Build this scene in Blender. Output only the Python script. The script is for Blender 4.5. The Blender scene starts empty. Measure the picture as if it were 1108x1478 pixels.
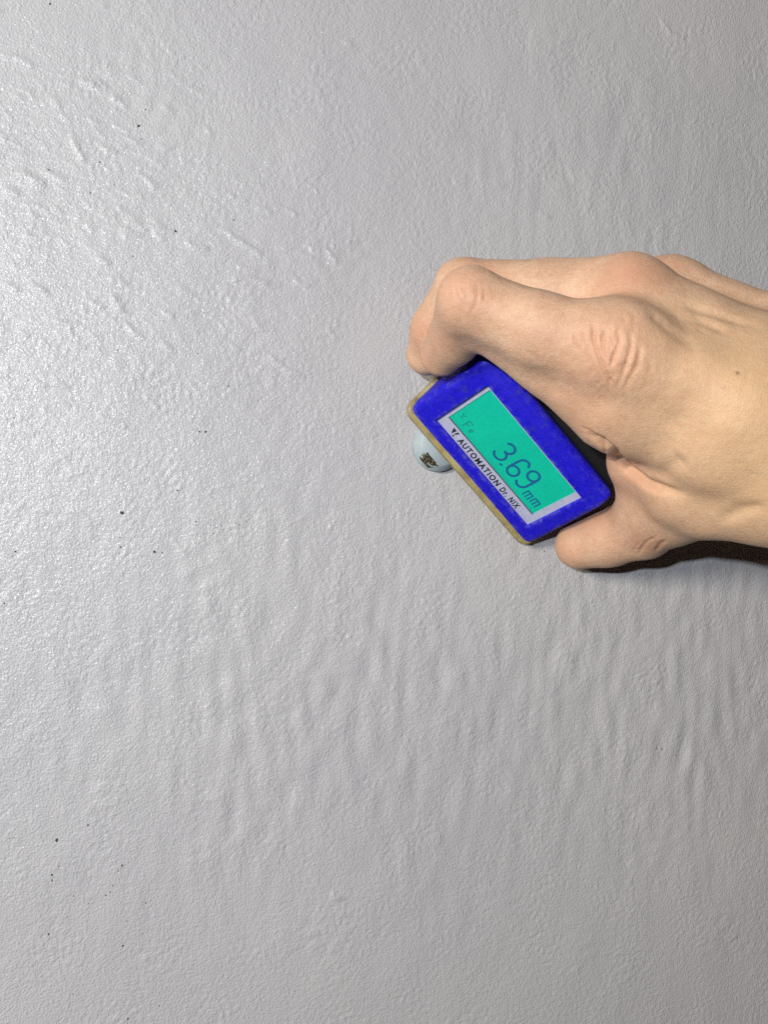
import bpy, bmesh, math, random
import numpy as np
from mathutils import Vector, Matrix
from mathutils.bvhtree import BVHTree

# ------------------------------------------------------------------ camera, light, exposure
FPX, CX, CY = 1240.0, 554.0, 739.0            # focal length and centre in photo pixels (1108 x 1478)
H_WALL = 276.65                               # camera to wall, mm
CAM_LOC = np.array([0.0, -H_WALL / 1000, 1.40])
_n = np.array([-0.30, 0.04, 1.0]); _n /= np.linalg.norm(_n)        # into the wall, camera axes (right, up, forward)
_up = np.array([0, 1.0, 0]) - _n * _n[1]; _up /= np.linalg.norm(_up)
_rt = np.cross(_up, _n)                       # right-handed in (right, up, forward-as-left-handed): fixed below
if _rt[0] < 0: _rt = -_rt
def c2w(P):                                   # camera-axis millimetres -> world metres
    P = np.asarray(P, float)
    return np.stack([P @ _rt, P @ _n, P @ _up], -1) / 1000 + CAM_LOC
def at(px, py, d):                            # photo pixel and depth (mm) -> camera-axis millimetres
    return np.array([(px - CX) / FPX * d, (CY - py) / FPX * d, d])

scene = bpy.context.scene
col = scene.collection
cam_data = bpy.data.cameras.new('camera')
cam = bpy.data.objects.new('camera', cam_data); col.objects.link(cam)
cam_data.sensor_fit = 'HORIZONTAL'; cam_data.sensor_width = 36.0
cam_data.lens = 36.0 * FPX / 1108.0
cam_data.clip_start = 0.01; cam_data.clip_end = 50
R = Matrix(((_rt[0], _rt[1], -_rt[2]), (_n[0], _n[1], -_n[2]), (_up[0], _up[1], -_up[2])))
cam.matrix_world = Matrix.Translation(Vector(CAM_LOC)) @ R.to_4x4()
scene.camera = cam

world = bpy.data.worlds.new('World'); scene.world = world; world.use_nodes = True
world.node_tree.nodes['Background'].inputs[0].default_value = (0.9, 0.95, 1.0, 1)
world.node_tree.nodes['Background'].inputs[1].default_value = 0.003

def lamp(name, kind, loc, energy, colour, size, target=None):
    L = bpy.data.lights.new(name, kind); L.energy = energy; L.color = colour
    if kind == 'AREA': L.shape = 'DISK'; L.size = size
    else: L.shadow_soft_size = size
    o = bpy.data.objects.new(name, L); col.objects.link(o); o.location = Vector(loc)
    if target is not None:
        o.rotation_euler = (Vector(target) - Vector(loc)).to_track_quat('-Z', 'Y').to_euler()
    return o
# phone flash, placed behind the camera to flatten its falloff
lamp('flash_lamp', 'POINT', c2w([-98.0, 48.0, -160.0]), 5.7, (0.875, 0.945, 1.0), 0.006)
# warm fill light added on the left to even out the wall
lamp('fill_lamp', 'AREA', (-1.6, -1.35, 1.86), 41.0, (1.0, 0.90, 0.75), 0.40, (0.0, 0.0, 1.4))

scene.view_settings.view_transform = 'Standard'; scene.view_settings.look = 'None'
scene.view_settings.exposure = 0.0; scene.view_settings.gamma = 1.0
scene.view_settings.use_curve_mapping = False
scene.render.engine = 'CYCLES'
scene.cycles.use_denoising = False             # keep the fine sparkle of the coat

# ------------------------------------------------------------------ helpers
rng = np.random.default_rng(7); random.seed(7)
def link(name, me, mat=None, parent=None, smooth=False):
    o = bpy.data.objects.new(name, me); col.objects.link(o)
    if mat: me.materials.append(mat)
    if smooth: me.shade_smooth()
    if parent: o.parent = parent
    return o
def mesh_np(name, V, F):
    me = bpy.data.meshes.new(name); V = np.asarray(V, np.float32); F = np.asarray(F, np.int32)
    me.vertices.add(len(V)); me.vertices.foreach_set('co', V.ravel())
    k = F.shape[1]
    me.loops.add(F.size); me.loops.foreach_set('vertex_index', F.ravel())
    me.polygons.add(len(F)); me.polygons.foreach_set('loop_start', np.arange(0, F.size, k, dtype=np.int32))
    me.update(calc_edges=True); me.validate()
    return me
def tag(o, label=None, cat=None, group=None, kind=None):
    for k, v in (('label', label), ('category', cat), ('group', group), ('kind', kind)):
        if v: o[k] = v
    return o

class NT:                                      # small node-tree helper
    def __init__(s, name):
        s.m = bpy.data.materials.new(name); s.m.use_nodes = True
        s.t = s.m.node_tree; s.b = s.t.nodes['Principled BSDF']
        s.co = s.t.nodes.new('ShaderNodeTexCoord').outputs['Object']
    def node(s, kind, **kw):
        n = s.t.nodes.new(kind)
        for k, v in kw.items():
            if k.startswith('_'): setattr(n, k[1:], v)
            else: n.inputs[k.replace('__', ' ')].default_value = v
        return n
    def link(s, a, b): s.t.links.new(a, b)
    def noise(s, scale, detail=2.0, rough=0.5, vec=None):
        n = s.node('ShaderNodeTexNoise', Scale=scale, Detail=detail, Roughness=rough)
        s.link(vec or s.co, n.inputs['Vector']); return n.outputs['Fac']
    def ramp(s, fac, stops):
        r = s.t.nodes.new('ShaderNodeValToRGB'); e = r.color_ramp.elements
        while len(e) < len(stops): e.new(0.5)
        for el, (p, c) in zip(e, stops): el.position = p; el.color = (*c, 1) if len(c) == 3 else c
        s.link(fac, r.inputs[0]); return r.outputs[0]
    def mix(s, fac, a, b, mode='MIX'):
        m = s.t.nodes.new('ShaderNodeMix'); m.data_type = 'RGBA'; m.blend_type = mode
        for sock, v in ((m.inputs[0], fac), (m.inputs[6], a), (m.inputs[7], b)):
            if hasattr(v, 'is_linked'): s.link(v, sock)
            elif isinstance(v, (int, float)): sock.default_value = v
            else: sock.default_value = (*v, 1)
        return m.outputs[2]
    def bump(s, height, strength, dist, normal=None):
        b = s.node('ShaderNodeBump', Strength=strength, Distance=dist)
        s.link(height, b.inputs['Height'])
        if normal: s.link(normal, b.inputs['Normal'])
        return b.outputs[0]
    def set(s, **kw):
        for k, v in kw.items():
            i = s.b.inputs[k.replace('__', ' ')]
            if hasattr(v, 'is_linked'): s.link(v, i)
            else: i.default_value = (*v, 1) if isinstance(v, tuple) and len(v) == 3 and i.type == 'RGBA' else v
        return s.m

def mat_wall():
    s = NT('wall_paint')
    c = s.ramp(s.noise(9.0, 3), [(0.3, (0.468, 0.464, 0.50)), (0.7, (0.508, 0.505, 0.53))])
    dirt = s.ramp(s.noise(55.0, 5, 0.7), [(0.62, (1, 1, 1)), (0.8, (0.90, 0.89, 0.87))])
    c = s.mix(0.6, c, dirt, 'MULTIPLY')
    b1 = s.bump(s.noise(1450.0, 2), 1.0, 0.00036)
    b2 = s.bump(s.noise(3300.0, 1), 0.6, 0.00006, b1)
    g1 = s.bump(s.noise(1000.0, 2), 1.0, 0.00038)
    g2 = s.bump(s.noise(2600.0, 1), 0.8, 0.00007, g1)
    return s.set(Base__Color=c, Roughness=0.42, Normal=b2, Specular__IOR__Level=0.32, Coat__Weight=0.5, Coat__Roughness=0.17, Coat__IOR=1.5, Coat__Normal=g2)
def mat_plain(name, colour, rough=0.5, noise=0.0, scale=400, bump=0.0, **kw):
    s = NT(name); c = colour
    if noise:
        lo = tuple(x * (1 - noise) for x in colour); hi = tuple(min(1, x * (1 + noise)) for x in colour)
        c = s.ramp(s.noise(scale, 4, 0.65), [(0.3, lo), (0.7, hi)])
    if bump: kw['Normal'] = s.bump(s.noise(scale * 3, 3), 0.6, bump)
    return s.set(Base__Color=c, Roughness=rough, **kw)
def mat_blue():
    s = NT('blue_plastic')
    c = s.ramp(s.noise(1700.0, 4, 0.75), [(0.36, (0.005, 0.003, 0.34)), (0.64, (0.016, 0.010, 0.66))])
    scuff = s.ramp(s.noise(420.0, 6, 0.8), [(0.58, (0, 0, 0)), (0.76, (1, 1, 1))])
    c = s.mix(s.mix(0.45, (0, 0, 0), scuff), c, (0.08, 0.08, 0.34))
    bv = s.node('ShaderNodeBevel', Radius=0.0022, _samples=4); ge = s.t.nodes.new('ShaderNodeNewGeometry')
    dt = s.t.nodes.new('ShaderNodeVectorMath'); dt.operation = 'DOT_PRODUCT'
    s.link(bv.outputs[0], dt.inputs[0]); s.link(ge.outputs['True Normal'], dt.inputs[1])
    rim = s.ramp(dt.outputs['Value'], [(0.97, (1, 1, 1)), (0.9995, (0, 0, 0))])
    wear = s.mix(1.0, rim, s.ramp(s.noise(330.0, 6, 0.8), [(0.46, (0, 0, 0)), (0.66, (1, 1, 1))]), 'MULTIPLY')
    c = s.mix(s.mix(0.9, (0, 0, 0), wear), c, (0.16, 0.16, 0.36))
    grime = s.ramp(s.noise(130.0, 5, 0.7), [(0.60, (0, 0, 0)), (0.74, (1, 1, 1))])
    c = s.mix(s.mix(0.45, (0, 0, 0), grime), c, (0.05, 0.05, 0.09))
    return s.set(Base__Color=c, Roughness=0.5, Specular__IOR__Level=0.22, Normal=s.bump(s.noise(2600.0, 2), 0.5, 0.00006))
def mat_skin():
    s = NT('skin')
    a = s.t.nodes.new('ShaderNodeAttribute'); a.attribute_name = 'flush'
    sep = s.t.nodes.new('ShaderNodeSeparateColor'); s.link(a.outputs['Color'], sep.inputs[0])
    base = s.ramp(s.noise(70.0, 4, 0.6), [(0.3, (0.565, 0.37, 0.258)), (0.7, (0.70, 0.485, 0.345))])
    fine = s.ramp(s.noise(900.0, 4, 0.7), [(0.35, (0.85, 0.80, 0.77)), (0.65, (1.0, 1.0, 1.0))])
    c = s.mix(0.9, base, fine, 'MULTIPLY')
    c = s.mix(0.8, c, s.ramp(s.noise(260.0, 4, 0.65), [(0.34, (0.90, 0.83, 0.80)), (0.62, (1.0, 1.0, 1.0))]), 'MULTIPLY')
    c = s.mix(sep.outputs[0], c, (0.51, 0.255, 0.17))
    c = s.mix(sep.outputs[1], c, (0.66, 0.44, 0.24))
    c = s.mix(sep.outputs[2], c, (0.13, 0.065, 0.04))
    v = s.node('ShaderNodeTexVoronoi', Scale=1050.0, _feature='DISTANCE_TO_EDGE'); s.link(s.co, v.inputs['Vector'])
    b1 = s.bump(v.outputs['Distance'], 0.50, 0.00024)
    b2 = s.bump(s.noise(420.0, 4, 0.6), 0.45, 0.00035, b1)
    m = s.set(Base__Color=c, Roughness=0.56, Specular__IOR__Level=0.32, Normal=b2,
              Subsurface__Weight=0.35, Subsurface__Radius=(0.0022, 0.0009, 0.0005), Subsurface__Scale=1.0)
    return m
M_WALL, M_BLUE, M_SKIN = mat_wall(), mat_blue(), mat_skin()
M_SPECK = mat_plain('black_specks', (0.05, 0.047, 0.042), 0.6, 0.8, 160)
def mat_tan():
    s = NT('tan_base_plastic')
    c = s.ramp(s.noise(170.0, 5, 0.7), [(0.32, (0.16, 0.125, 0.05)), (0.5, (0.33, 0.265, 0.115)), (0.72, (0.44, 0.37, 0.19))])
    return s.set(Base__Color=c, Roughness=0.35, Normal=s.bump(s.noise(900.0, 3), 0.5, 0.0001))
M_TAN = mat_tan()
M_FOOT = mat_plain('probe_white', (0.36, 0.405, 0.44), 0.55, 0.06, 300, Subsurface__Weight=0.2)
def mat_foil():
    s = NT('worn_dark_print')
    c = s.ramp(s.noise(1500.0, 4, 0.8), [(0.46, (0.02, 0.018, 0.01)), (0.56, (0.09, 0.08, 0.04)), (0.70, (0.42, 0.43, 0.40))])
    return s.set(Base__Color=c, Roughness=0.3)
M_FOIL = mat_foil()
M_BEZEL = mat_plain('bezel_print', (0.40, 0.42, 0.57), 0.4, 0.10, 500)
M_BLACK = mat_plain('rear_black', (0.012, 0.012, 0.014), 0.6, 0.2, 500)
M_INK = mat_plain('black_ink', (0.012, 0.012, 0.02), 0.45)
M_RECESS = mat_plain('screen_recess', (0.03, 0.035, 0.06), 0.5)
def mat_lcd():
    s = NT('lcd_backlit_green')
    c = s.ramp(s.noise(1300.0, 3, 0.7), [(0.3, (0.002, 0.37, 0.25)), (0.7, (0.003, 0.44, 0.305))])
    c = s.mix(0.6, c, s.ramp(s.noise(70.0, 2), [(0.35, (0.8, 0.86, 0.9)), (0.65, (1, 1, 1))]), 'MULTIPLY')
    return s.set(Base__Color=c, Roughness=0.4, Specular__IOR__Level=0.3, Emission__Color=c, Emission__Strength=0.2)
M_LCD = mat_lcd()
M_SEG = mat_plain('lcd_segment', (0.006, 0.085, 0.22), 0.45, Emission__Color=(0.0, 0.09, 0.20, 1), Emission__Strength=0.2)
M_SEGF = mat_plain('lcd_segment_faint', (0.006, 0.15, 0.17), 0.45, Emission__Color=(0.0, 0.2, 0.18, 1), Emission__Strength=0.25)

# ------------------------------------------------------------------ the wall
def wall_hit(px, py):                          # photo pixel -> wall coordinates (x, z) in metres
    d = at(px, py, 1.0); P = c2w(d * (H_WALL / (_n @ d))); return P[0], P[2]
cs = np.array([wall_hit(*q) for q in ((0, 0), (1108, 0), (0, 1478), (1108, 1478))])
STEP = 0.00062
def axis(lo, hi, far):
    core = np.arange(lo, hi, STEP)
    grow = []; s = STEP; t = 0
    while t < far: s *= 1.16; t += s; grow.append(t)
    grow = np.array(grow)
    return np.concatenate([lo - grow[::-1], core, core[-1] + grow]), len(grow), len(core)
xs, gx, nx = axis(cs[:, 0].min() - 0.035, cs[:, 0].max() + 0.035, 0.9)
zs, gz, nz = axis(cs[:, 1].min() - 0.035, cs[:, 1].max() + 0.035, 0.9)
cX, cZ = np.meshgrid(xs[gx:gx + nx], zs[gz:gz + nz])               # rows z, columns x
def field(lx, lz, power=1.0):                  # band-limited random relief; wavelengths in metres
    fx = np.fft.fftfreq(nx, STEP)[None, :]; fz = np.fft.fftfreq(nz, STEP)[:, None]
    r = np.sqrt((fx * lx) ** 2 + (fz * lz) ** 2)
    filt = np.exp(-((r - 1) / 0.42) ** 2)
    g = np.fft.ifft2(np.fft.fft2(rng.standard_normal((nz, nx))) * filt).real
    return g / g.std()
def gauss(px, py, sx, sy):                     # soft patch on the wall, photo pixels
    x, z = wall_hit(px, py); k = 0.00023
    return np.exp(-((cX - x) / (sx * k)) ** 2 - ((cZ - z) / (sy * k)) ** 2)
mm = 0.001
upleft = np.clip(gauss(120, 350, 420, 420), 0, 1)
peel = field(2.6 * mm, 2.6 * mm); peel2 = field(1.55 * mm, 1.55 * mm)
patchy = np.clip(0.75 + 0.28 * field(30 * mm, 30 * mm), 0.25, 1.5)
Hh = 0.048 * mm * patchy * np.maximum(peel, -1.2) + 0.044 * mm * patchy * peel2
Hh += 0.038 * mm * field(7.0 * mm, 6.0 * mm) * np.clip(0.45 + 0.3 * field(45 * mm, 45 * mm) + 0.4 * upleft, 0.1, 1.4)
rip = np.clip(gauss(450, 1020, 460, 280) + 1.0 * gauss(980, 980, 230, 260) + 0.5 * gauss(850, 250, 300, 200), 0, 1.2)
shear = cX + 0.28 * (cZ - cZ.mean()) * 0
Hh += 0.15 * mm * rip * (0.55 * field(7.5 * mm, 24 * mm) + 0.55 * field(11 * mm, 17 * mm))
Hh += 0.05 * mm * field(24 * mm, 34 * mm)
Hh += 0.35 * mm * field(120 * mm, 120 * mm) * 0.3
# raised runs and strings in the sprayed coat (photo positions)
runs = [(105, 200, 120, 230, 7, .30), (5, 80, 45, 95, 7, .22), (35, 295, 70, 305, 5, .2), (185, 320, 210, 330, 5, .26), (215, 325, 250, 335, 5, .28),
        (333, 340, 375, 365, 6, .30), (450, 358, 485, 378, 5, .24), (345, 385, 370, 392, 5, .2), (340, 400, 385, 410, 6, .24),
        (270, 350, 300, 358, 5, .24), (390, 515, 438, 543, 5, .28), (145, 600, 180, 615, 5, .26), (165, 430, 175, 445, 8, .28),
        (183, 468, 205, 487, 6, .28), (45, 410, 65, 420, 5, .24), (80, 463, 102, 472, 5, .24), (142, 372, 155, 380, 6, .26), (10, 410, 25, 418, 6, .26),
        (50, 550, 65, 557, 5, .2), (80, 550, 98, 560, 5, .22), (365, 460, 395, 475, 5, .2), (35, 250, 60, 265, 9, .3), (65, 245, 90, 258, 7, .22),
        (200, 250, 225, 268, 5, .2), (500, 60, 505, 62, 8, .2), (955, 30, 985, 55, 6, .2), (780, 310, 790, 313, 7, .2), (610, 385, 630, 395, 5, .15),
        (480, 1290, 488, 1296, 8, .35), (250, 780, 268, 800, 6, .2), (100, 735, 130, 755, 6, .16), (820, 240, 830, 262, 5, .16)]
for i in range(110):
    x = abs(rng.normal(60, 230)) % 560; y = 90 + abs(rng.normal(270, 210)) % 650
    L = rng.uniform(7, 24); a = math.radians(rng.normal(30, 12))
    runs.append((x, y, x + L * math.cos(a), y + L * math.sin(a), rng.uniform(3.5, 5.5), rng.uniform(.10, .24)))
for i in range(60):
    x, y = rng.uniform(0, 1108), rng.uniform(0, 1478); L = rng.uniform(2, 9); a = math.radians(rng.normal(60, 30))
    runs.append((x, y, x + L * math.cos(a), y + L * math.sin(a), rng.uniform(4, 7), rng.uniform(.06, .16)))
x0c, z0c = xs[gx], zs[gz]
for (x0, y0, x1, y1, wpx, hmm) in runs:
    a = np.array(wall_hit(x0, y0)); b = np.array(wall_hit(x1, y1)); w = wpx * 0.00023 * 0.5
    bend = rng.normal(0, 0.12) * (b - a)[::-1] * np.array([1, -1]); m_ = (a + b) / 2 + bend
    lo = np.minimum(a, b) - 5 * w - abs(bend); hi = np.maximum(a, b) + 5 * w + abs(bend)
    i0, i1 = [int(np.clip((q - x0c) / STEP, 0, nx - 1)) for q in (lo[0], hi[0])]
    j0, j1 = [int(np.clip((q - z0c) / STEP, 0, nz - 1)) for q in (lo[1], hi[1])]
    if i1 <= i0 or j1 <= j0: continue
    P = np.stack([cX[j0:j1, i0:i1], cZ[j0:j1, i0:i1]], -1)
    def sd(p, q):
        t = np.clip(((P - p) @ (q - p)) / (((q - p) @ (q - p)) + 1e-12), 0, 1)
        return np.linalg.norm(P - p - t[..., None] * (q - p), axis=-1)
    d = np.minimum(sd(a, m_), sd(m_, b))
    Hh[j0:j1, i0:i1] += 1.5 * hmm * mm * np.exp(-(d / w) ** 2)
edge = np.ones_like(Hh); e = 40
r_ = np.linspace(0, 1, e); edge[:e] *= r_[:, None]; edge[-e:] *= r_[::-1, None]; edge[:, :e] *= r_; edge[:, -e:] *= r_[::-1]
full = np.zeros((len(zs), len(xs))); full[gz:gz + nz, gx:gx + nx] = Hh * edge
GX, GZ = np.meshgrid(xs, zs)
V = np.stack([GX, -full, GZ], -1).reshape(-1, 3)
idx = np.arange(len(V)).reshape(len(zs), len(xs))
F = np.stack([idx[:-1, :-1], idx[:-1, 1:], idx[1:, 1:], idx[1:, :-1]], -1).reshape(-1, 4)
wall = link('wall', mesh_np('wall', V, F), M_WALL, smooth=True)
tag(wall, kind='structure', label='white sprayed orange-peel coated wall with runs and black specks')

# black specks caught in the coat: tiny lumps of the wall, too many to name
specks = [(200, 181, 6), (210, 157, 3), (204, 200, 3), (37, 192, 4), (70, 245, 3), (253, 333, 5), (130, 278, 3), (131, 416, 4), (218, 344, 2.5), (295, 451, 4),
          (330, 557, 4), (288, 623, 4), (297, 623, 5), (176, 740, 7), (22, 796, 4), (223, 796, 6), (234, 798, 3), (174, 790, 4), (173, 776, 3), (256, 708, 4),
          (82, 1213, 7), (127, 1191, 3.5), (176, 1249, 3.5), (171, 1257, 3), (75, 1263, 4), (75, 1271, 4), (163, 1279, 4), (159, 1288, 3), (153, 1293, 3.5), (106, 1294, 3),
          (70, 1349, 5), (177, 1366, 4), (230, 1453, 3.5), (184, 1471, 4), (105, 1436, 2.5), (128, 1305, 2.5), (210, 1304, 2.5), (141, 1026, 3), (6, 871, 3), (20, 1209, 3), (14, 1210, 2.5),
          (947, 1081, 3.5), (955, 1082, 4.5), (975, 1091, 3), (785, 796, 4), (508, 1128, 2.5), (337, 317, 3), (425, 1070, 2), (72, 5, 4), (85, 1250, 2.5), (192, 370, 2.5), (165, 266, 3), (144, 233, 3),
          (213, 381, 2.5), (236, 463, 2.5), (170, 505, 2.5), (85, 578, 2), (285, 510, 2.5), (183, 1330, 2.5), (120, 1395, 2.5)]
for i in range(16): specks.append((rng.normal(310, 28), rng.normal(762, 9), rng.uniform(1.5, 3)))
for i in range(22): specks.append((abs(rng.normal(0, 330)), rng.uniform(80, 1470), rng.uniform(1.4, 2.4)))
for i in range(25): specks.append((rng.uniform(400, 1108), rng.uniform(0, 1478), rng.uniform(1.2, 2.2)))
bm = bmesh.new()
for (px, py, s) in specks:
    x, z = wall_hit(px, py); r = s * 0.00023 * 0.36
    i = int(np.clip((x - x0c) / STEP, 0, nx - 1)); j = int(np.clip((z - z0c) / STEP, 0, nz - 1))
    g = bmesh.ops.create_icosphere(bm, subdivisions=1, radius=1)
    rot = random.uniform(0, 3); ex = random.uniform(0.7, 1.5)
    for v in g['verts']:
        k = random.uniform(0.7, 1.25); c = v.co * k
        c = Vector((c.x * ex, c.y * 0.45, c.z / ex)); c.rotate(Matrix.Rotation(rot, 3, 'Y'))
        v.co = Vector((x, -Hh[j, i], z)) + c * r
me = bpy.data.meshes.new('dirt_specks'); bm.to_mesh(me); bm.free()
sp = link('dirt_specks', me, M_SPECK, wall); sp['kind'] = 'stuff'

# ------------------------------------------------------------------ the gauge: axes u (along the screen), p (along the wall, away), q (out of the wall)
ROT, SL = -0.8148, 0.9144
_e = np.array([1, 0, 0.0]) - _n * _n[0]; _e /= np.linalg.norm(_e)
_g = np.cross(_n, _e); _g = _g if _g[1] > 0 else -_g
gu = math.cos(ROT) * _e + math.sin(ROT) * _g
gp = -math.sin(ROT) * _e + math.cos(ROT) * _g
gq = -_n
gC = at(734.0, 661.66, 280.0)
def D(a, b, c): return gC + a * gu + b * gp + c * gq               # gauge mm -> camera-axis mm
Q_WALL = -(H_WALL - _n @ gC)                                        # wall level in q
gauge = bpy.data.objects.new('thickness_gauge', None); col.objects.link(gauge)
def wdir(v): return Vector((v @ _rt, v @ _n, v @ _up))
wu, wp, wq = wdir(gu), wdir(gp), wdir(gq)
G = Matrix((wu, wp, wq)).transposed().to_4x4()
gauge.matrix_world = Matrix.Translation(Vector(c2w(D(0, 0, Q_WALL)))) @ G
gauge.empty_display_size = 0.02
tag(gauge, 'small blue coating thickness gauge with green backlit screen, pressed against the wall', 'gauge')
def L3(a, b, c): return Vector((a, b, c - Q_WALL)) * 0.001          # gauge mm -> gauge local metres
cS, sS = math.cos(SL), math.sin(SL)
def face(a, v, w=0.0):
    a, v = a * 0.981, v * 1.045
    return L3(a, v * cS - w * sS, v * sS + w * cS)   # point on the slanted screen face, w outward

def gpart(name, bm, mat, parent=gauge, smooth=True, angle=40):
    me = bpy.data.meshes.new(name); bmesh.ops.recalc_face_normals(bm, faces=bm.faces); bm.to_mesh(me); bm.free()
    o = link(name, me, mat, parent)
    if smooth:
        me.shade_smooth()
        try: me.set_sharp_from_angle(angle=math.radians(angle))
        except Exception: pass
    return o
U0, U1 = -33.0, 31.0
# housing: slanted-front prism, rounded edges, window cut into the front
t_ = 32.0; prof = [(-11.2, -13.0), (-11.2 + t_ * cS, -13.0 + t_ * sS), (13.8, 14.2), (17.6, 8.0), (18.5, -13.0)]
bm = bmesh.new()
A = [bm.verts.new(L3(U0, p, q)) for p, q in prof]; B = [bm.verts.new(L3(U1, p, q)) for p, q in prof]
# ends lean in a little towards the top
for vv, s in ((A, 1), (B, -1)):
    for v, (p, q) in zip(vv, prof): v.co.x += s * max(0, (q + 12)) * 0.00004
k = len(prof)
for i in range(k):
    f = bm.faces.new((A[i], A[(i + 1) % k], B[(i + 1) % k], B[i]))
bm.faces.new(A); bm.faces.new(list(reversed(B)))
bmesh.ops.recalc_face_normals(bm, faces=bm.faces)
bmesh.ops.bevel(bm, geom=list(bm.edges), offset=0.0029, segments=6, profile=0.6, affect='EDGES', clamp_overlap=True)
nrm = Vector((0, -sS, cS)); bm.normal_update()
ff = max((f for f in bm.faces if f.normal.dot(nrm) > 0.98), key=lambda f: f.calc_area())
loop = list(ff.verts); wface = nrm.dot(loop[0].co)
off = (wface - nrm.dot(face(0, 0))) / 0.001                          # where the front face really lies, mm
bmesh.ops.delete(bm, geom=[ff], context='FACES_ONLY')
WU, WV = 25.0, 11.6
vdir = Vector((0, cS, sS))
def ang(c): return math.atan2((c - face(0, 0)).dot(vdir), c.x)
loop.sort(key=lambda v: ang(v.co))
win = sorted([bm.verts.new(face(a, b, off)) for a, b in ((-WU, -WV), (WU, -WV), (WU, WV), (-WU, WV))], key=lambda v: ang(v.co))
lip = sorted([bm.verts.new(face(a, b, off - 0.5)) for a, b in ((-WU + .5, -WV + .5), (WU - .5, -WV + .5), (WU - .5, WV - .5), (-WU + .5, WV - .5))], key=lambda v: ang(v.co))
low = sorted([bm.verts.new(face(a, b, off - 2.2)) for a, b in ((-WU + .5, -WV + .5), (WU - .5, -WV + .5), (WU - .5, WV - .5), (-WU + .5, WV - .5))], key=lambda v: ang(v.co))
if len(loop) == 4:
    for i in range(4): bm.faces.new((loop[i], loop[(i + 1) % 4], win[(i + 1) % 4], win[i]))
else:
    eds = [bm.edges.get((loop[i], loop[(i + 1) % len(loop)])) for i in range(len(loop))]
    wed = [bm.edges.new((win[i], win[(i + 1) % 4])) for i in range(4)]
    bmesh.ops.bridge_loops(bm, edges=[x for x in eds if x] + wed)
for X, Y in ((win, lip), (lip, low)):
    for i in range(4): bm.faces.new((X[i], X[(i + 1) % 4], Y[(i + 1) % 4], Y[i]))
gpart('housing', bm, M_BLUE, angle=25)

# rear of the case, coloured black to darken the gap under the palm
bm = bmesh.new(); prof_r = [(16.5, -12.9), (16.0, 8.0), (26.0, 5.5), (40.0, 1.0), (45.5, -3.0), (46.5, -12.9)]
A = [bm.verts.new(L3(U0 + 1.2, p, q)) for p, q in prof_r]; B = [bm.verts.new(L3(U1 - 1.2, p, q)) for p, q in prof_r]; k = len(prof_r)
for i in range(k): bm.faces.new((A[i], A[(i + 1) % k], B[(i + 1) % k], B[i]))
bm.faces.new(A); bm.faces.new(list(reversed(B)))
bmesh.ops.recalc_face_normals(bm, faces=bm.faces)
bmesh.ops.bevel(bm, geom=list(bm.edges), offset=0.0014, segments=3, profile=0.6, affect='EDGES', clamp_overlap=True)
gpart('rear_case', bm, M_BLACK, angle=30)

WB = off - 1.1                                                       # bezel level
LU, LV, LW, LH = -0.565, 1.80, 22.5, 8.75                            # lcd centre and half sizes
bm = bmesh.new()
o4 = [bm.verts.new(face(a, b, WB)) for a, b in ((-24.6, -11.2), (24.6, -11.2), (24.6, 11.2), (-24.6, 11.2))]
i4 = [bm.verts.new(face(LU + a * LW, LV + b * LH, WB)) for a, b in ((-1, -1), (1, -1), (1, 1), (-1, 1))]
d4 = [bm.verts.new(face(LU + a * LW, LV + b * LH, WB - 0.45)) for a, b in ((-1, -1), (1, -1), (1, 1), (-1, 1))]
for X, Y in ((o4, i4), (i4, d4)):
    for i in range(4): bm.faces.new((X[i], X[(i + 1) % 4], Y[(i + 1) % 4], Y[i]))
bezel = gpart('screen_bezel', bm, M_BEZEL, smooth=False)
bm = bmesh.new()
bm.faces.new([bm.verts.new(face(LU + a * (LW + .3), LV + b * (LH + .3), WB - 0.42)) for a, b in ((-1, -1), (1, -1), (1, 1), (-1, 1))])
lcd = gpart('lcd_screen', bm, M_LCD, smooth=False)
bm = bmesh.new()                                                     # dark strip drawn in for the recess wall along the screen's lower edge
bm.faces.new([bm.verts.new(face(LU + a, b, WB + 0.03)) for a, b in ((-LW, LV - LH - .22), (LW, LV - LH - .22), (LW, LV - LH + .16), (-LW, LV - LH + .16))])
gpart('recess_strip', bm, M_RECESS, smooth=False)

def ribbon(name, strokes, width, mat, parent, w):
    bm = bmesh.new(); t = 0.05
    for si, st in enumerate(strokes):
        st = [np.array(p, float) for p in st]; n = len(st); Ls, Rs = [], []
        closed = n > 2 and np.allclose(st[0], st[-1])
        for i in range(n):
            if closed: d = st[(i + 1) % (n - 1)] - st[(i - 1) % (n - 1)] if i < n - 1 else st[1] - st[n - 2]
            else: d = st[min(i + 1, n - 1)] - st[max(i - 1, 0)]
            d /= np.linalg.norm(d) + 1e-9; m = np.array([-d[1], d[0]]) * width / 2
            ext = np.zeros(2)
            if not closed and i == 0: ext = -d * width * 0.3
            if not closed and i == n - 1: ext = d * width * 0.3
            z = w + t + si * 0.004
            Ls.append(bm.verts.new(face(*(st[i] + m + ext), z))); Rs.append(bm.verts.new(face(*(st[i] - m + ext), z)))
        for i in range(n - 1): bm.faces.new((Ls[i], Rs[i], Rs[i + 1], Ls[i + 1]))
    return gpart(name, bm, mat, parent, smooth=False)
def arc(cx, cy, rx, ry, a0, a1, n=14):
    return [(cx + rx * math.cos(math.radians(a0 + (a1 - a0) * i / n)), cy + ry * math.sin(math.radians(a0 + (a1 - a0) * i / n))) for i in range(n + 1)]
WS = WB - 0.42
SW = 0.86
ribbon('lcd_digit', [arc(-2.6, 2.05, 2.0, 1.85, 150, -90) , arc(-2.6, -1.75, 2.25, 1.95, 90, -155)], SW, M_SEG, lcd, WS)
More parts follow.
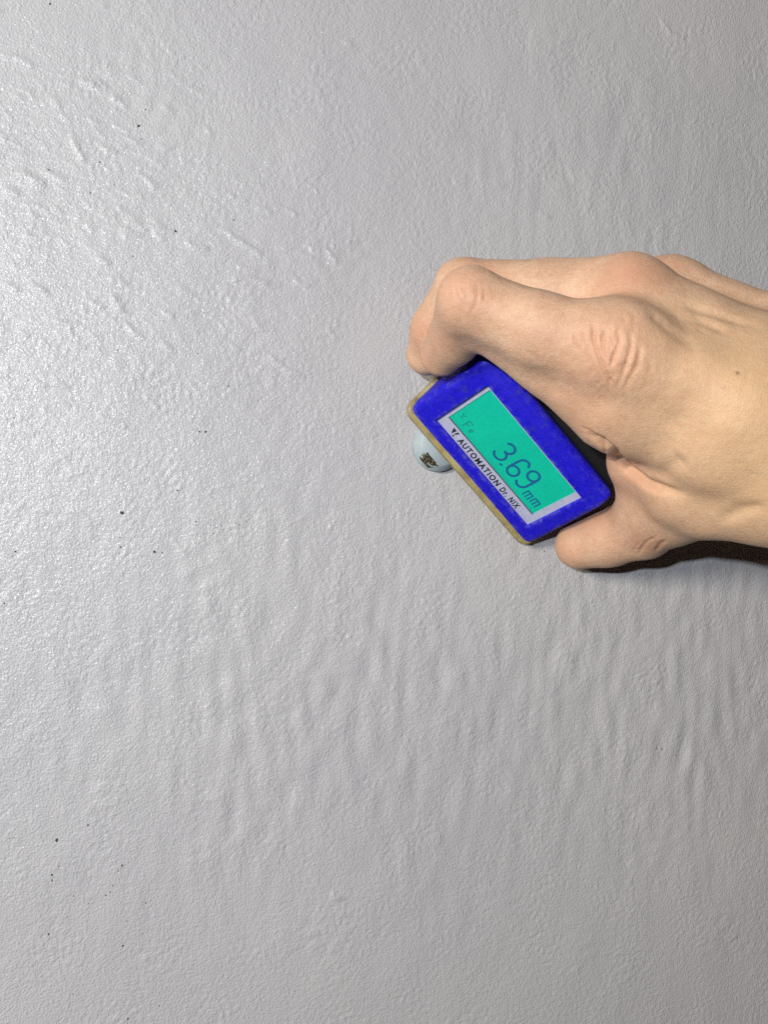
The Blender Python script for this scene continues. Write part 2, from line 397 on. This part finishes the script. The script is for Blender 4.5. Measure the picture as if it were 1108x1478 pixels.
ribbon('lcd_point', [[(0.35, -4.0), (0.95, -4.0)]], 0.75, M_SEG, lcd, WS)
ribbon('lcd_digit', [arc(4.75, -2.1, 2.05, 2.0, 0, 360, 22), [(6.4, 3.0)] + arc(4.95, 2.0, 2.1, 2.15, 75, 180, 8) + [(2.75, 1.0), (2.7, -2.0)]], SW, M_SEG, lcd, WS)
ribbon('lcd_digit', [arc(10.0, 2.3, 2.0, 2.0, 0, 360, 22), [(12.0, 2.2), (12.0, -1.4)] + arc(9.9, -2.0, 2.1, 2.3, 0, -140, 9)], SW, M_SEG, lcd, WS)
def emm(x, y, w, h): return [[(x, y), (x, y + h)], [(x, y + h), (x + w, y + h)], [(x + w / 2, y), (x + w / 2, y + h)], [(x + w, y), (x + w, y + h)]]
ribbon('lcd_unit', emm(13.7, -5.1, 2.5, 2.5), 0.5, M_SEG, lcd, WS)
ribbon('lcd_unit', emm(17.4, -4.9, 2.5, 2.5), 0.5, M_SEG, lcd, WS)
ribbon('lcd_symbol', [[(-21.4, -2.0), (-20.6, -2.9), (-19.8, -2.0)], [(-20.6, -2.9), (-20.6, -4.0)]], 0.34, M_SEGF, lcd, WS)
ribbon('lcd_symbol', [[(-17.9, -5.4), (-17.9, -2.4)], [(-17.9, -2.4), (-16.1, -2.4)], [(-17.9, -3.8), (-16.5, -3.8)]], 0.36, M_SEGF, lcd, WS)
ribbon('lcd_symbol', [[(-15.3, -4.5), (-14.2, -4.5)] + arc(-14.75, -4.5, 0.55, 0.8, 0, 300, 9)], 0.32, M_SEGF, lcd, WS)

# printed name on the bezel, one mesh for the line of print
def lettering(txt, a0, a1, v0, cap, bold):
    cu = bpy.data.curves.new('print', 'FONT'); cu.body = txt; cu.size = 1.0; cu.offset = bold; cu.fill_mode = 'FRONT'; cu.resolution_u = 3; cu.space_character = 1.24
    tmp = bpy.data.objects.new('print_tmp', cu); col.objects.link(tmp)
    dg = bpy.context.evaluated_depsgraph_get(); me = bpy.data.meshes.new_from_object(tmp.evaluated_get(dg))
    bpy.data.objects.remove(tmp); bpy.data.curves.remove(cu)
    co = np.array([v.co for v in me.vertices]); x0, x1 = co[:, 0].min(), co[:, 0].max(); y1 = co[:, 1].max(); y0 = co[:, 1].min()
    for v in me.vertices:
        yy = (v.co.y - y0) / (y1 - y0) * cap
        v.co = face(a0 + (v.co.x - x0) / (x1 - x0) * (a1 - a0) + 0.0 * yy, v0 + yy, WB + 0.05)
    me.name = 'printed_lettering'
    return link('printed_lettering', me, M_INK, bezel)
lettering('AUTOMATION', -14.7, 6.5, -10.6, 2.35, 0.036)
lettering('Dr. NIX', 8.0, 17.2, -10.7, 2.35, 0.036)
bm = bmesh.new()
for poly in ([(-19.1, -8.1), (-17.5, -8.1), (-17.9, -10.3)], [(-16.9, -8.1), (-16.0, -8.1), (-16.9, -9.7), (-17.2, -9.7)], [(-17.2, -10.05), (-16.5, -10.05), (-16.6, -10.6), (-17.2, -10.6)]):
    bm.faces.new([bm.verts.new(face(a, b, WB + 0.05)) for a, b in poly])
gpart('printed_logo', bm, M_INK, bezel, smooth=False)

# tan base plate, a little proud of the housing, its edge uneven and worn
def rrect(u0, u1, p0, p1, r, n=6):
    out = []
    for (cx, cy, a) in ((u1 - r, p1 - r, 0), (u0 + r, p1 - r, 90), (u0 + r, p0 + r, 180), (u1 - r, p0 + r, 270)):
        for i in range(n + 1):
            t = math.radians(a + 90 * i / n); out.append((cx + r * math.cos(t), cy + r * math.sin(t)))
    res = []
    for i, a in enumerate(out):                                      # subdivide the straight runs
        b = out[(i + 1) % len(out)]; L = math.hypot(b[0] - a[0], b[1] - a[1]); m = 24 if L > 20 else 1
        res += [(a[0] + (b[0] - a[0]) * j / m, a[1] + (b[1] - a[1]) * j / m) for j in range(m)]
    return res
def loft(name, rings, mat, jit=0.0):
    bm = bmesh.new(); prev = None
    for (u0, u1, p0, p1, r, q) in rings:
        pts = rrect(u0, u1, p0, p1, 4.0)
        if r != 0: pts = [(a + (r * (1 if a > 0 else -1) if abs(a) > 28 else 0), b) for a, b in pts]
        ring = [bm.verts.new(L3(a, b, q + jit * math.sin(a * 0.13 + 0.6) * (1 if q > -13 else 0.3) + random.gauss(0, jit * 0.1))) for a, b in pts]
        if prev:
            for i in range(len(ring)): bm.faces.new((prev[i], prev[(i + 1) % len(ring)], ring[(i + 1) % len(ring)], ring[i]))
        else: bm.faces.new(ring)
        prev = ring
    bm.faces.new(list(reversed(prev)))
    return gpart(name, bm, mat)
loft('base_plate', [(-33.0, 30.7, -11.4, 47.4, 0, -12.3), (-33.6, 31.1, -12.0, 48.0, 0, -12.7), (-33.8, 31.2, -12.2, 48.1, 0, -14.2), (-33.2, 30.8, -11.8, 47.6, 0, -15.2)], M_TAN, 0.22)
bm = bmesh.new()                                                     # probe foot
FU, FP = -15.6, -9.6
prof_f = [(0, -15.0), (6.6, -15.3), (7.8, -16.3), (8.2, -17.2), (9.0, -17.6), (9.1, -18.9), (8.5, Q_WALL + 0.12), (0, Q_WALL + 0.1)]
rings = []
for r, q in prof_f:
    if r == 0: rings.append([bm.verts.new(L3(FU, FP, q))]); continue
    rings.append([bm.verts.new(L3(FU + r * math.cos(t), FP + r * math.sin(t), q)) for t in np.linspace(0, 2 * math.pi, 48, endpoint=False)])
for X, Y in zip(rings, rings[1:]):
    n = max(len(X), len(Y))
    for i in range(n):
        j = (i + 1) % n
        if len(X) == 1: bm.faces.new((X[0], Y[i], Y[j]))
        elif len(Y) == 1: bm.faces.new((X[j], X[i], Y[0]))
        else: bm.faces.new((X[i], X[j], Y[j], Y[i]))
foot = gpart('probe_foot', bm, M_FOOT, angle=60)
def foot_q(a, b):
    r = math.hypot(a - FU, b - FP); return float(np.interp(r, [x[0] for x in prof_f[:5]], [x[1] for x in prof_f[:5]]))
def cam2g(px, py, c):
    d = at(px, py, 1.0); t = (_n @ gC - c) / (_n @ d); q_ = d * t - gC; return q_ @ gu, q_ @ gp
bm = bmesh.new()
outl = [(603, 652), (609, 653.5), (615, 653), (618, 658), (623, 663), (627, 668), (631, 673), (625, 675), (618, 675), (612, 669), (607, 663)]
pts = [cam2g(x, y, -16.8) for x, y in outl]; cxy = np.mean(pts, axis=0)
ringsP = []
for k_ in (1.0, 0.66, 0.33):
    ringsP.append([bm.verts.new(L3(a, b, foot_q(a, b) + 0.08)) for a, b in [(cxy + (np.array(p) - cxy) * k_) for p in pts]])
cv = bm.verts.new(L3(*cxy, foot_q(*cxy) + 0.08))
for X, Y in zip(ringsP, ringsP[1:]):
    for i in range(len(X)): bm.faces.new((X[i], X[(i + 1) % len(X)], Y[(i + 1) % len(X)], Y[i]))
for i in range(len(pts)): bm.faces.new((ringsP[-1][i], ringsP[-1][(i + 1) % len(pts)], cv))
gpart('worn_mark', bm, M_FOIL, foot)

# ------------------------------------------------------------------ the hand: one skin grown round a posed skeleton
# every bone: list of (point in camera-axis mm, radius mm)
def J(px, py, d, r): return (at(px, py, d), r)
bones = {
 'index': [[J(888, 508, 234, 12.4), J(780, 478, 238, 10.3), J(680, 436, 241, 9.0)],
           [J(676, 434, 241, 8.9), J(655, 488, 258, 7.6), J(636, 514, 266, 6.3)],
           [J(708, 470, 248, 8.5), J(795, 512, 247, 11.4), J(888, 572, 245, 15.0)]],
 'middle': [[J(905, 428, 250, 11.8), J(790, 424, 257, 9.8), J(670, 417, 259, 8.9)],
            [J(667, 418, 259, 8.8), J(630, 474, 270, 7.8), J(615, 512, 277, 6.6)]],
 'ring': [[J(965, 424, 264, 11.0), J(840, 432, 268, 9.3), J(715, 428, 271, 8.3)],
          [J(715, 430, 271, 8.2), J(672, 470, 278, 7.3), (D(-40, 17, -10), 6.6)]],
 'little': [[J(990, 452, 276, 9.5), J(880, 450, 281, 8.0), J(790, 440, 282, 7.2)],
            [J(790, 440, 282, 7.1), J(730, 455, 283, 6.4), (D(-39.5, 31, -11), 5.8)]],
 'thumb': [[J(1215, 715, 240, 15.0), J(1020, 708, 258, 13.4), J(928, 760, 284, 10.0)],
           [J(928, 760, 284, 10.0), J(880, 776, 291, 9.5), J(836, 787, 296, 8.3)]],
 'palm': [[J(890, 508, 236, 12.0), J(1060, 590, 235, 15.0), J(1260, 690, 236, 17.0)],
          [J(908, 432, 251, 11.5), J(1090, 527, 245, 13.5), J(1260, 615, 242, 17.0)],
          [J(967, 426, 264, 10.8), J(1105, 492, 258, 12.6), J(1260, 560, 252, 16.0)],
          [J(992, 454, 276, 9.5), J(1115, 510, 269, 13.0), J(1260, 570, 262, 15.0)],
          [J(915, 465, 246, 12.0), J(1080, 560, 240, 14.8), J(1260, 650, 238, 18.0)],
          [J(930, 590, 246, 13.5), J(1030, 630, 242, 16.0), J(1160, 680, 240, 18.0)],
          [J(985, 545, 262, 13.0), J(1120, 600, 258, 19.0), J(1260, 640, 252, 19.0)],
          [J(922, 660, 263, 9.0), J(985, 690, 256, 12.5), J(1120, 695, 246, 17.0)],
          [J(922, 672, 266, 8.0), J(934, 725, 274, 9.0)],
          [J(1260, 590, 248, 19.0), J(1500, 640, 246, 22.0), J(2250, 760, 240, 31.0)],
          [J(1260, 685, 242, 19.5), J(1500, 735, 240, 23.0), J(2250, 880, 236, 32.0)]],
}
def seg(P, a, ra, b, rb):
    ab = (b - a).astype(np.float32); L2 = float(ab @ ab)
    pa = P - a.astype(np.float32); t = np.clip((pa @ ab) / L2, 0, 1)
    return np.linalg.norm(pa - t[:, None] * ab, axis=1) - (ra + (rb - ra) * t)
def smin(a, b, k):
    h = np.maximum(k - np.abs(a - b), 0) / k
    return np.minimum(a, b) - h * h * k * 0.25
def chain(P, ch, k):
    d = None
    for (a, ra), (b, rb) in zip(ch, ch[1:]):
        s = seg(P, a, ra, b, rb); d = s if d is None else smin(d, s, k)
    return d
def hand_sdf(P):
    palm = None
    for ch in bones['palm']:
        s = chain(P, ch, 4.0); palm = s if palm is None else smin(palm, s, 5.0)
    out = palm
    for f, kin, kp in (('index', 3.5, 9.0), ('middle', 2.5, 6.0), ('ring', 2.5, 5.0), ('little', 2.5, 5.0), ('thumb', 4.0, 9.0)):
        d = None
        for ch in bones[f]:
            s = chain(P, ch, 3.0); d = s if d is None else smin(d, s, kin)
        out = smin(out, smin(d, palm, kp), 0.35)
    return out
allp = np.array([p for b in bones.values() for ch in b for p, r in ch])
lo = allp.min(0) - 40; hi = allp.max(0) + 40
lo = np.maximum(lo, [0, -80, 195]); hi = np.minimum(hi, [365, 105, 300])
HS = 0.6; K = 4
nc = np.ceil((hi - lo) / (HS * K)).astype(int); nf = nc * K + 1
cc = np.stack(np.meshgrid(*[lo[i] + (np.arange(nc[i]) + 0.5) * HS * K for i in range(3)], indexing='ij'), -1).reshape(-1, 3).astype(np.float32)
dc = hand_sdf(cc).reshape(nc)
act = np.abs(dc) < HS * K * 2.2
val = np.where(dc > 0, 9, -9).astype(np.float32)
fine = np.repeat(np.repeat(np.repeat(val, K, 0), K, 1), K, 2); am = np.repeat(np.repeat(np.repeat(act, K, 0), K, 1), K, 2)
fine = np.pad(fine, ((0, 1),) * 3, mode='edge'); am = np.pad(am, ((0, 1),) * 3, mode='edge')
ii = np.argwhere(am)
for s in range(0, len(ii), 400000):
    b = ii[s:s + 400000]; fine[b[:, 0], b[:, 1], b[:, 2]] = hand_sdf((lo + b * HS).astype(np.float32))
fine[0], fine[-1], fine[:, 0], fine[:, -1], fine[:, :, 0], fine[:, :, -1] = 9, 9, 9, 9, 9, 9
# naive surface nets
sg = fine < 0
n0, n1, n2 = fine.shape
cor = [(a, b, c) for a in (0, 1) for b in (0, 1) for c in (0, 1)]
cnt = sum(sg[a:n0 - 1 + a, b:n1 - 1 + b, c:n2 - 1 + c].astype(np.int8) for a, b, c in cor)
cells = np.argwhere((cnt > 0) & (cnt < 8))
cid = -np.ones((n0 - 1, n1 - 1, n2 - 1), np.int32); cid[tuple(cells.T)] = np.arange(len(cells))
cv_ = np.stack([fine[cells[:, 0] + a, cells[:, 1] + b, cells[:, 2] + c] for a, b, c in cor], 1)
acc = np.zeros((len(cells), 3)); num = np.zeros(len(cells))
for i, A_ in enumerate(cor):
    for j, B_ in enumerate(cor):
        if j > i and sum(abs(x - y) for x, y in zip(A_, B_)) == 1:
            m = (cv_[:, i] < 0) != (cv_[:, j] < 0)
            t = np.where(m, cv_[:, i] / np.where(m, cv_[:, i] - cv_[:, j], 1), 0)
            acc += m[:, None] * (np.array(A_) + t[:, None] * (np.array(B_) - np.array(A_))); num += m
HV = lo + (cells + acc / num[:, None]) * HS
quads = []
for ax in range(3):
    o1, o2 = [(1, 2), (2, 0), (0, 1)][ax]
    sl0 = [slice(1, -1)] * 3; sl0[ax] = slice(0, -1); sl1 = list(sl0); sl1[ax] = slice(1, None)
    s0, s1 = sg[tuple(sl0)], sg[tuple(sl1)]
    for flip in (False, True):
        e_ = np.argwhere((s0 & ~s1) if not flip else (~s0 & s1)); e_ = e_ + 1; e_[:, ax] -= 1
        def cell(da, db):
            q_ = e_.copy(); q_[:, o1] += da; q_[:, o2] += db; return cid[tuple(q_.T)]
        q4 = np.stack([cell(-1, -1), cell(0, -1), cell(0, 0), cell(-1, 0)], 1)
        quads.append(q4[:, ::-1] if flip else q4)
HF = np.concatenate(quads); HF = HF[(HF >= 0).all(1)]
def vnormals(V, F):
    n = np.cross(V[F[:, 2]] - V[F[:, 0]], V[F[:, 3]] - V[F[:, 1]]); N = np.zeros_like(V)
    for i in range(4): np.add.at(N, F[:, i], n)
    return N / (np.linalg.norm(N, axis=1, keepdims=True) + 1e-12)
E2 = np.concatenate([HF[:, [0, 1]], HF[:, [1, 2]], HF[:, [2, 3]], HF[:, [3, 0]]])
deg = np.bincount(E2[:, 0], minlength=len(HV)) + np.bincount(E2[:, 1], minlength=len(HV))
def smooth(V, it, lam=0.5):
    for _ in range(it):
        S = np.zeros_like(V); np.add.at(S, E2[:, 0], V[E2[:, 1]]); np.add.at(S, E2[:, 1], V[E2[:, 0]])
        V = V + lam * (S / deg[:, None] - V)
    return V
HV = smooth(HV, 5)
N = vnormals(HV, HF)
# outward check
if (N[np.argmax(HV[:, 1])] @ np.array([0, 1, 0])) < 0: HF = HF[:, ::-1]; N = -N
bvh = BVHTree.FromPolygons([tuple(v) for v in HV], [tuple(f) for f in HF.tolist()])
def on_skin(px, py):
    d = Vector(at(px, py, 1.0)).normalized(); h = bvh.ray_cast(Vector((0, 0, 0)), d)
    return np.array(h[0]) if h[0] is not None else None
def near_poly(path, reach):
    pts = [p for p in (on_skin(*q) for q in path) if p is not None]
    if len(pts) < 2: return None
    pts = np.array(pts); m = np.where(((HV > pts.min(0) - reach) & (HV < pts.max(0) + reach)).all(1))[0]
    P = HV[m]; d = np.full(len(m), 1e9); tt = np.zeros(len(m)); n = len(pts) - 1
    for i in range(n):
        ab = pts[i + 1] - pts[i]; t = np.clip((P - pts[i]) @ ab / (ab @ ab + 1e-9), 0, 1)
        dd = np.linalg.norm(P - pts[i] - t[:, None] * ab, axis=1); k = dd < d; d[k] = dd[k]; tt[k] = (i + t[k]) / n
    return m, d, tt
disp = np.zeros(len(HV)); flush = np.zeros((len(HV), 3))
# creases: path in the photo, width mm, depth mm, rim height
creases = [([(858, 462), (856, 480), (858, 498), (868, 522), (881, 552), (888, 566)], 1.0, .75, .30), ([(876, 470), (870, 488), (870, 504), (876, 526)], .8, .65, .28),
 ([(893, 468), (893, 494), (884, 520), (880, 530)], .8, .60, .28), ([(910, 474), (911, 502), (902, 530), (889, 561)], .95, .65, .28),
 ([(924, 500), (918, 528), (900, 556)], 1.3, .35, .1), ([(829, 478), (828, 490), (832, 505)], .7, .25, .08), ([(842, 474), (841, 488), (844, 500)], .7, .3, .08),
 ([(688, 410), (689, 424), (686, 440), (678, 454)], .8, .38, .12), ([(697, 412), (699, 426), (695, 440)], .7, .22, .06), ([(660, 408), (659, 420), (661, 434)], .7, .24, .06), ([(672, 406), (673, 420), (671, 436)], .6, .18, .05),
 ([(674, 372), (678, 384)], .7, .3, .08),
 ([(846, 622), (866, 636), (884, 650), (906, 676), (933, 696), (956, 705), (985, 712)], 2.3, 1.5, .25), ([(838, 616), (850, 622), (862, 630)], .7, .35, .1), ([(868, 640), (873, 650), (876, 660)], .8, .4, .1),
 ([(920, 800), (926, 790), (935, 781), (950, 773)], .8, .4, .05), ([(912, 798), (917, 789), (925, 780)], .8, .2, .05), ([(945, 797), (952, 786), (962, 778)], 1.0, .4, .1),
 ([(990, 660), (970, 672), (950, 690)], 4.5, .7, 0), ([(1090, 470), (1030, 452), (985, 440)], 3.0, .45, 0), ([(1108, 610), (1040, 590), (960, 560)], 5.0, .25, 0),
 ([(930, 445), (960, 470), (1010, 500)], 4.0, .45, 0), ([(1050, 480), (1000, 458)], 2.5, .4, 0), ([(1108, 730), (1070, 735), (1040, 755)], 3.5, .6, 0),
 ([(1000, 560), (985, 600), (960, 620)], 5, .3, 0)]
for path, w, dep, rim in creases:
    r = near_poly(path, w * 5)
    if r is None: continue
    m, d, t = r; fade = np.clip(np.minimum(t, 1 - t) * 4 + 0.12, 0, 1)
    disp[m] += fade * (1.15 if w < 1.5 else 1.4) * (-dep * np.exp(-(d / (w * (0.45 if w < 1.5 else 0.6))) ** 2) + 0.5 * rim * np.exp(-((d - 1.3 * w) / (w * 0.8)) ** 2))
    if w < 1.5: flush[m, 0] = np.maximum(flush[m, 0], fade * 0.85 * np.exp(-(d / (w * 0.7)) ** 2))  # narrow creases also tinted darker and redder in the skin colour
# fine parallel skin lines over the index knuckle
for i in range(90):
    x = rng.normal(882, 28); y = rng.normal(500, 28); L = rng.uniform(8, 26); bow = rng.uniform(-4, 4)
    r = near_poly([(x, y), (x + bow, y + L / 2), (x + rng.uniform(-4, 4) - (0.35 * L if y > 515 else 0), y + L)], 3)
    if r: m, d, t = r; disp[m] -= rng.uniform(.08, .22) * np.clip(np.minimum(t, 1 - t) * 4, 0, 1) * np.exp(-(d / 0.4) ** 2); flush[m, 0] = np.maximum(flush[m, 0], 0.3 * np.exp(-(d / 0.5) ** 2))
for (x0, y0, sx, sy, nn, an) in ((676, 425, 14, 14, 40, 0.0), (690, 385, 10, 6, 14, 0.0), (1000, 590, 70, 90, 150, 0.5), (790, 500, 50, 30, 60, 0.3), (925, 770, 22, 16, 40, -0.8), (870, 630, 18, 12, 24, 0.6)):
    for i in range(nn):                        # short faint skin lines
        x = rng.normal(x0, sx); y = rng.normal(y0, sy); L = rng.uniform(5, 16); a = an + rng.normal(0, .5)
        r = near_poly([(x, y), (x + L / 2 * math.sin(a) + rng.normal(0, 1), y + L / 2 * math.cos(a)), (x + L * math.sin(a), y + L * math.cos(a))], 2.5)
        if r: m, d, t = r; disp[m] -= rng.uniform(.04, .11) * np.clip(np.minimum(t, 1 - t) * 4, 0, 1) * np.exp(-(d / 0.42) ** 2)
def patch(px, py, rad, ch, amt, depth=None):
    c = on_skin(px, py) if depth is None else at(px, py, depth)
    if c is None: return
    d = np.linalg.norm(HV - c, axis=1); flush[:, ch] = np.maximum(flush[:, ch], min(0.85, amt * (1.55 if ch == 0 else 1)) * np.exp(-(d / rad) ** 2))
for a in ((668, 425, 9, .35), (700, 430, 7, .22), (880, 505, 13, .34), (910, 392, 9, .50), (940, 395, 8, .35), (605, 480, 6, .35), (640, 500, 9, .25), (612, 520, 6, .3), (835, 600, 14, .25), (900, 690, 14, .38),
          (860, 740, 14, .30), (812, 800, 8, .30), (930, 780, 8, .32), (800, 470, 10, .2), (690, 382, 6, .35), (960, 380, 6, .3)): patch(a[0], a[1], a[2], 0, a[3])
for a in ((1108, 560, 30, .6), (1108, 700, 26, .6), (1040, 640, 18, .35), (1000, 480, 14, .2), (1140, 640, 40, .6)): patch(a[0], a[1], a[2], 1, a[3])
patch(1064, 538, .5, 2, .8); patch(1043, 560, .35, 2, .4)
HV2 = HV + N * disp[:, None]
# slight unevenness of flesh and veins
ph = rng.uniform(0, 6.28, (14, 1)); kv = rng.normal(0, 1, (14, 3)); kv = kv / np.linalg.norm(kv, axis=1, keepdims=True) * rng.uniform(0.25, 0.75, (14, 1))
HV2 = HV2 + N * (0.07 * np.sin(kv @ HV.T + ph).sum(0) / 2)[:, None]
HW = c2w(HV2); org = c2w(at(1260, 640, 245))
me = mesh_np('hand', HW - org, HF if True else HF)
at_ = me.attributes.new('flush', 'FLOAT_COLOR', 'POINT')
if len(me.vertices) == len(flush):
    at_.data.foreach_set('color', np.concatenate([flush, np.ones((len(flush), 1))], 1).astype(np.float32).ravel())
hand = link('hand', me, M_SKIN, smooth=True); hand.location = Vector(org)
tag(hand, 'bare right hand reaching in from the right, fingers and thumb clamped round the blue gauge', 'hand')
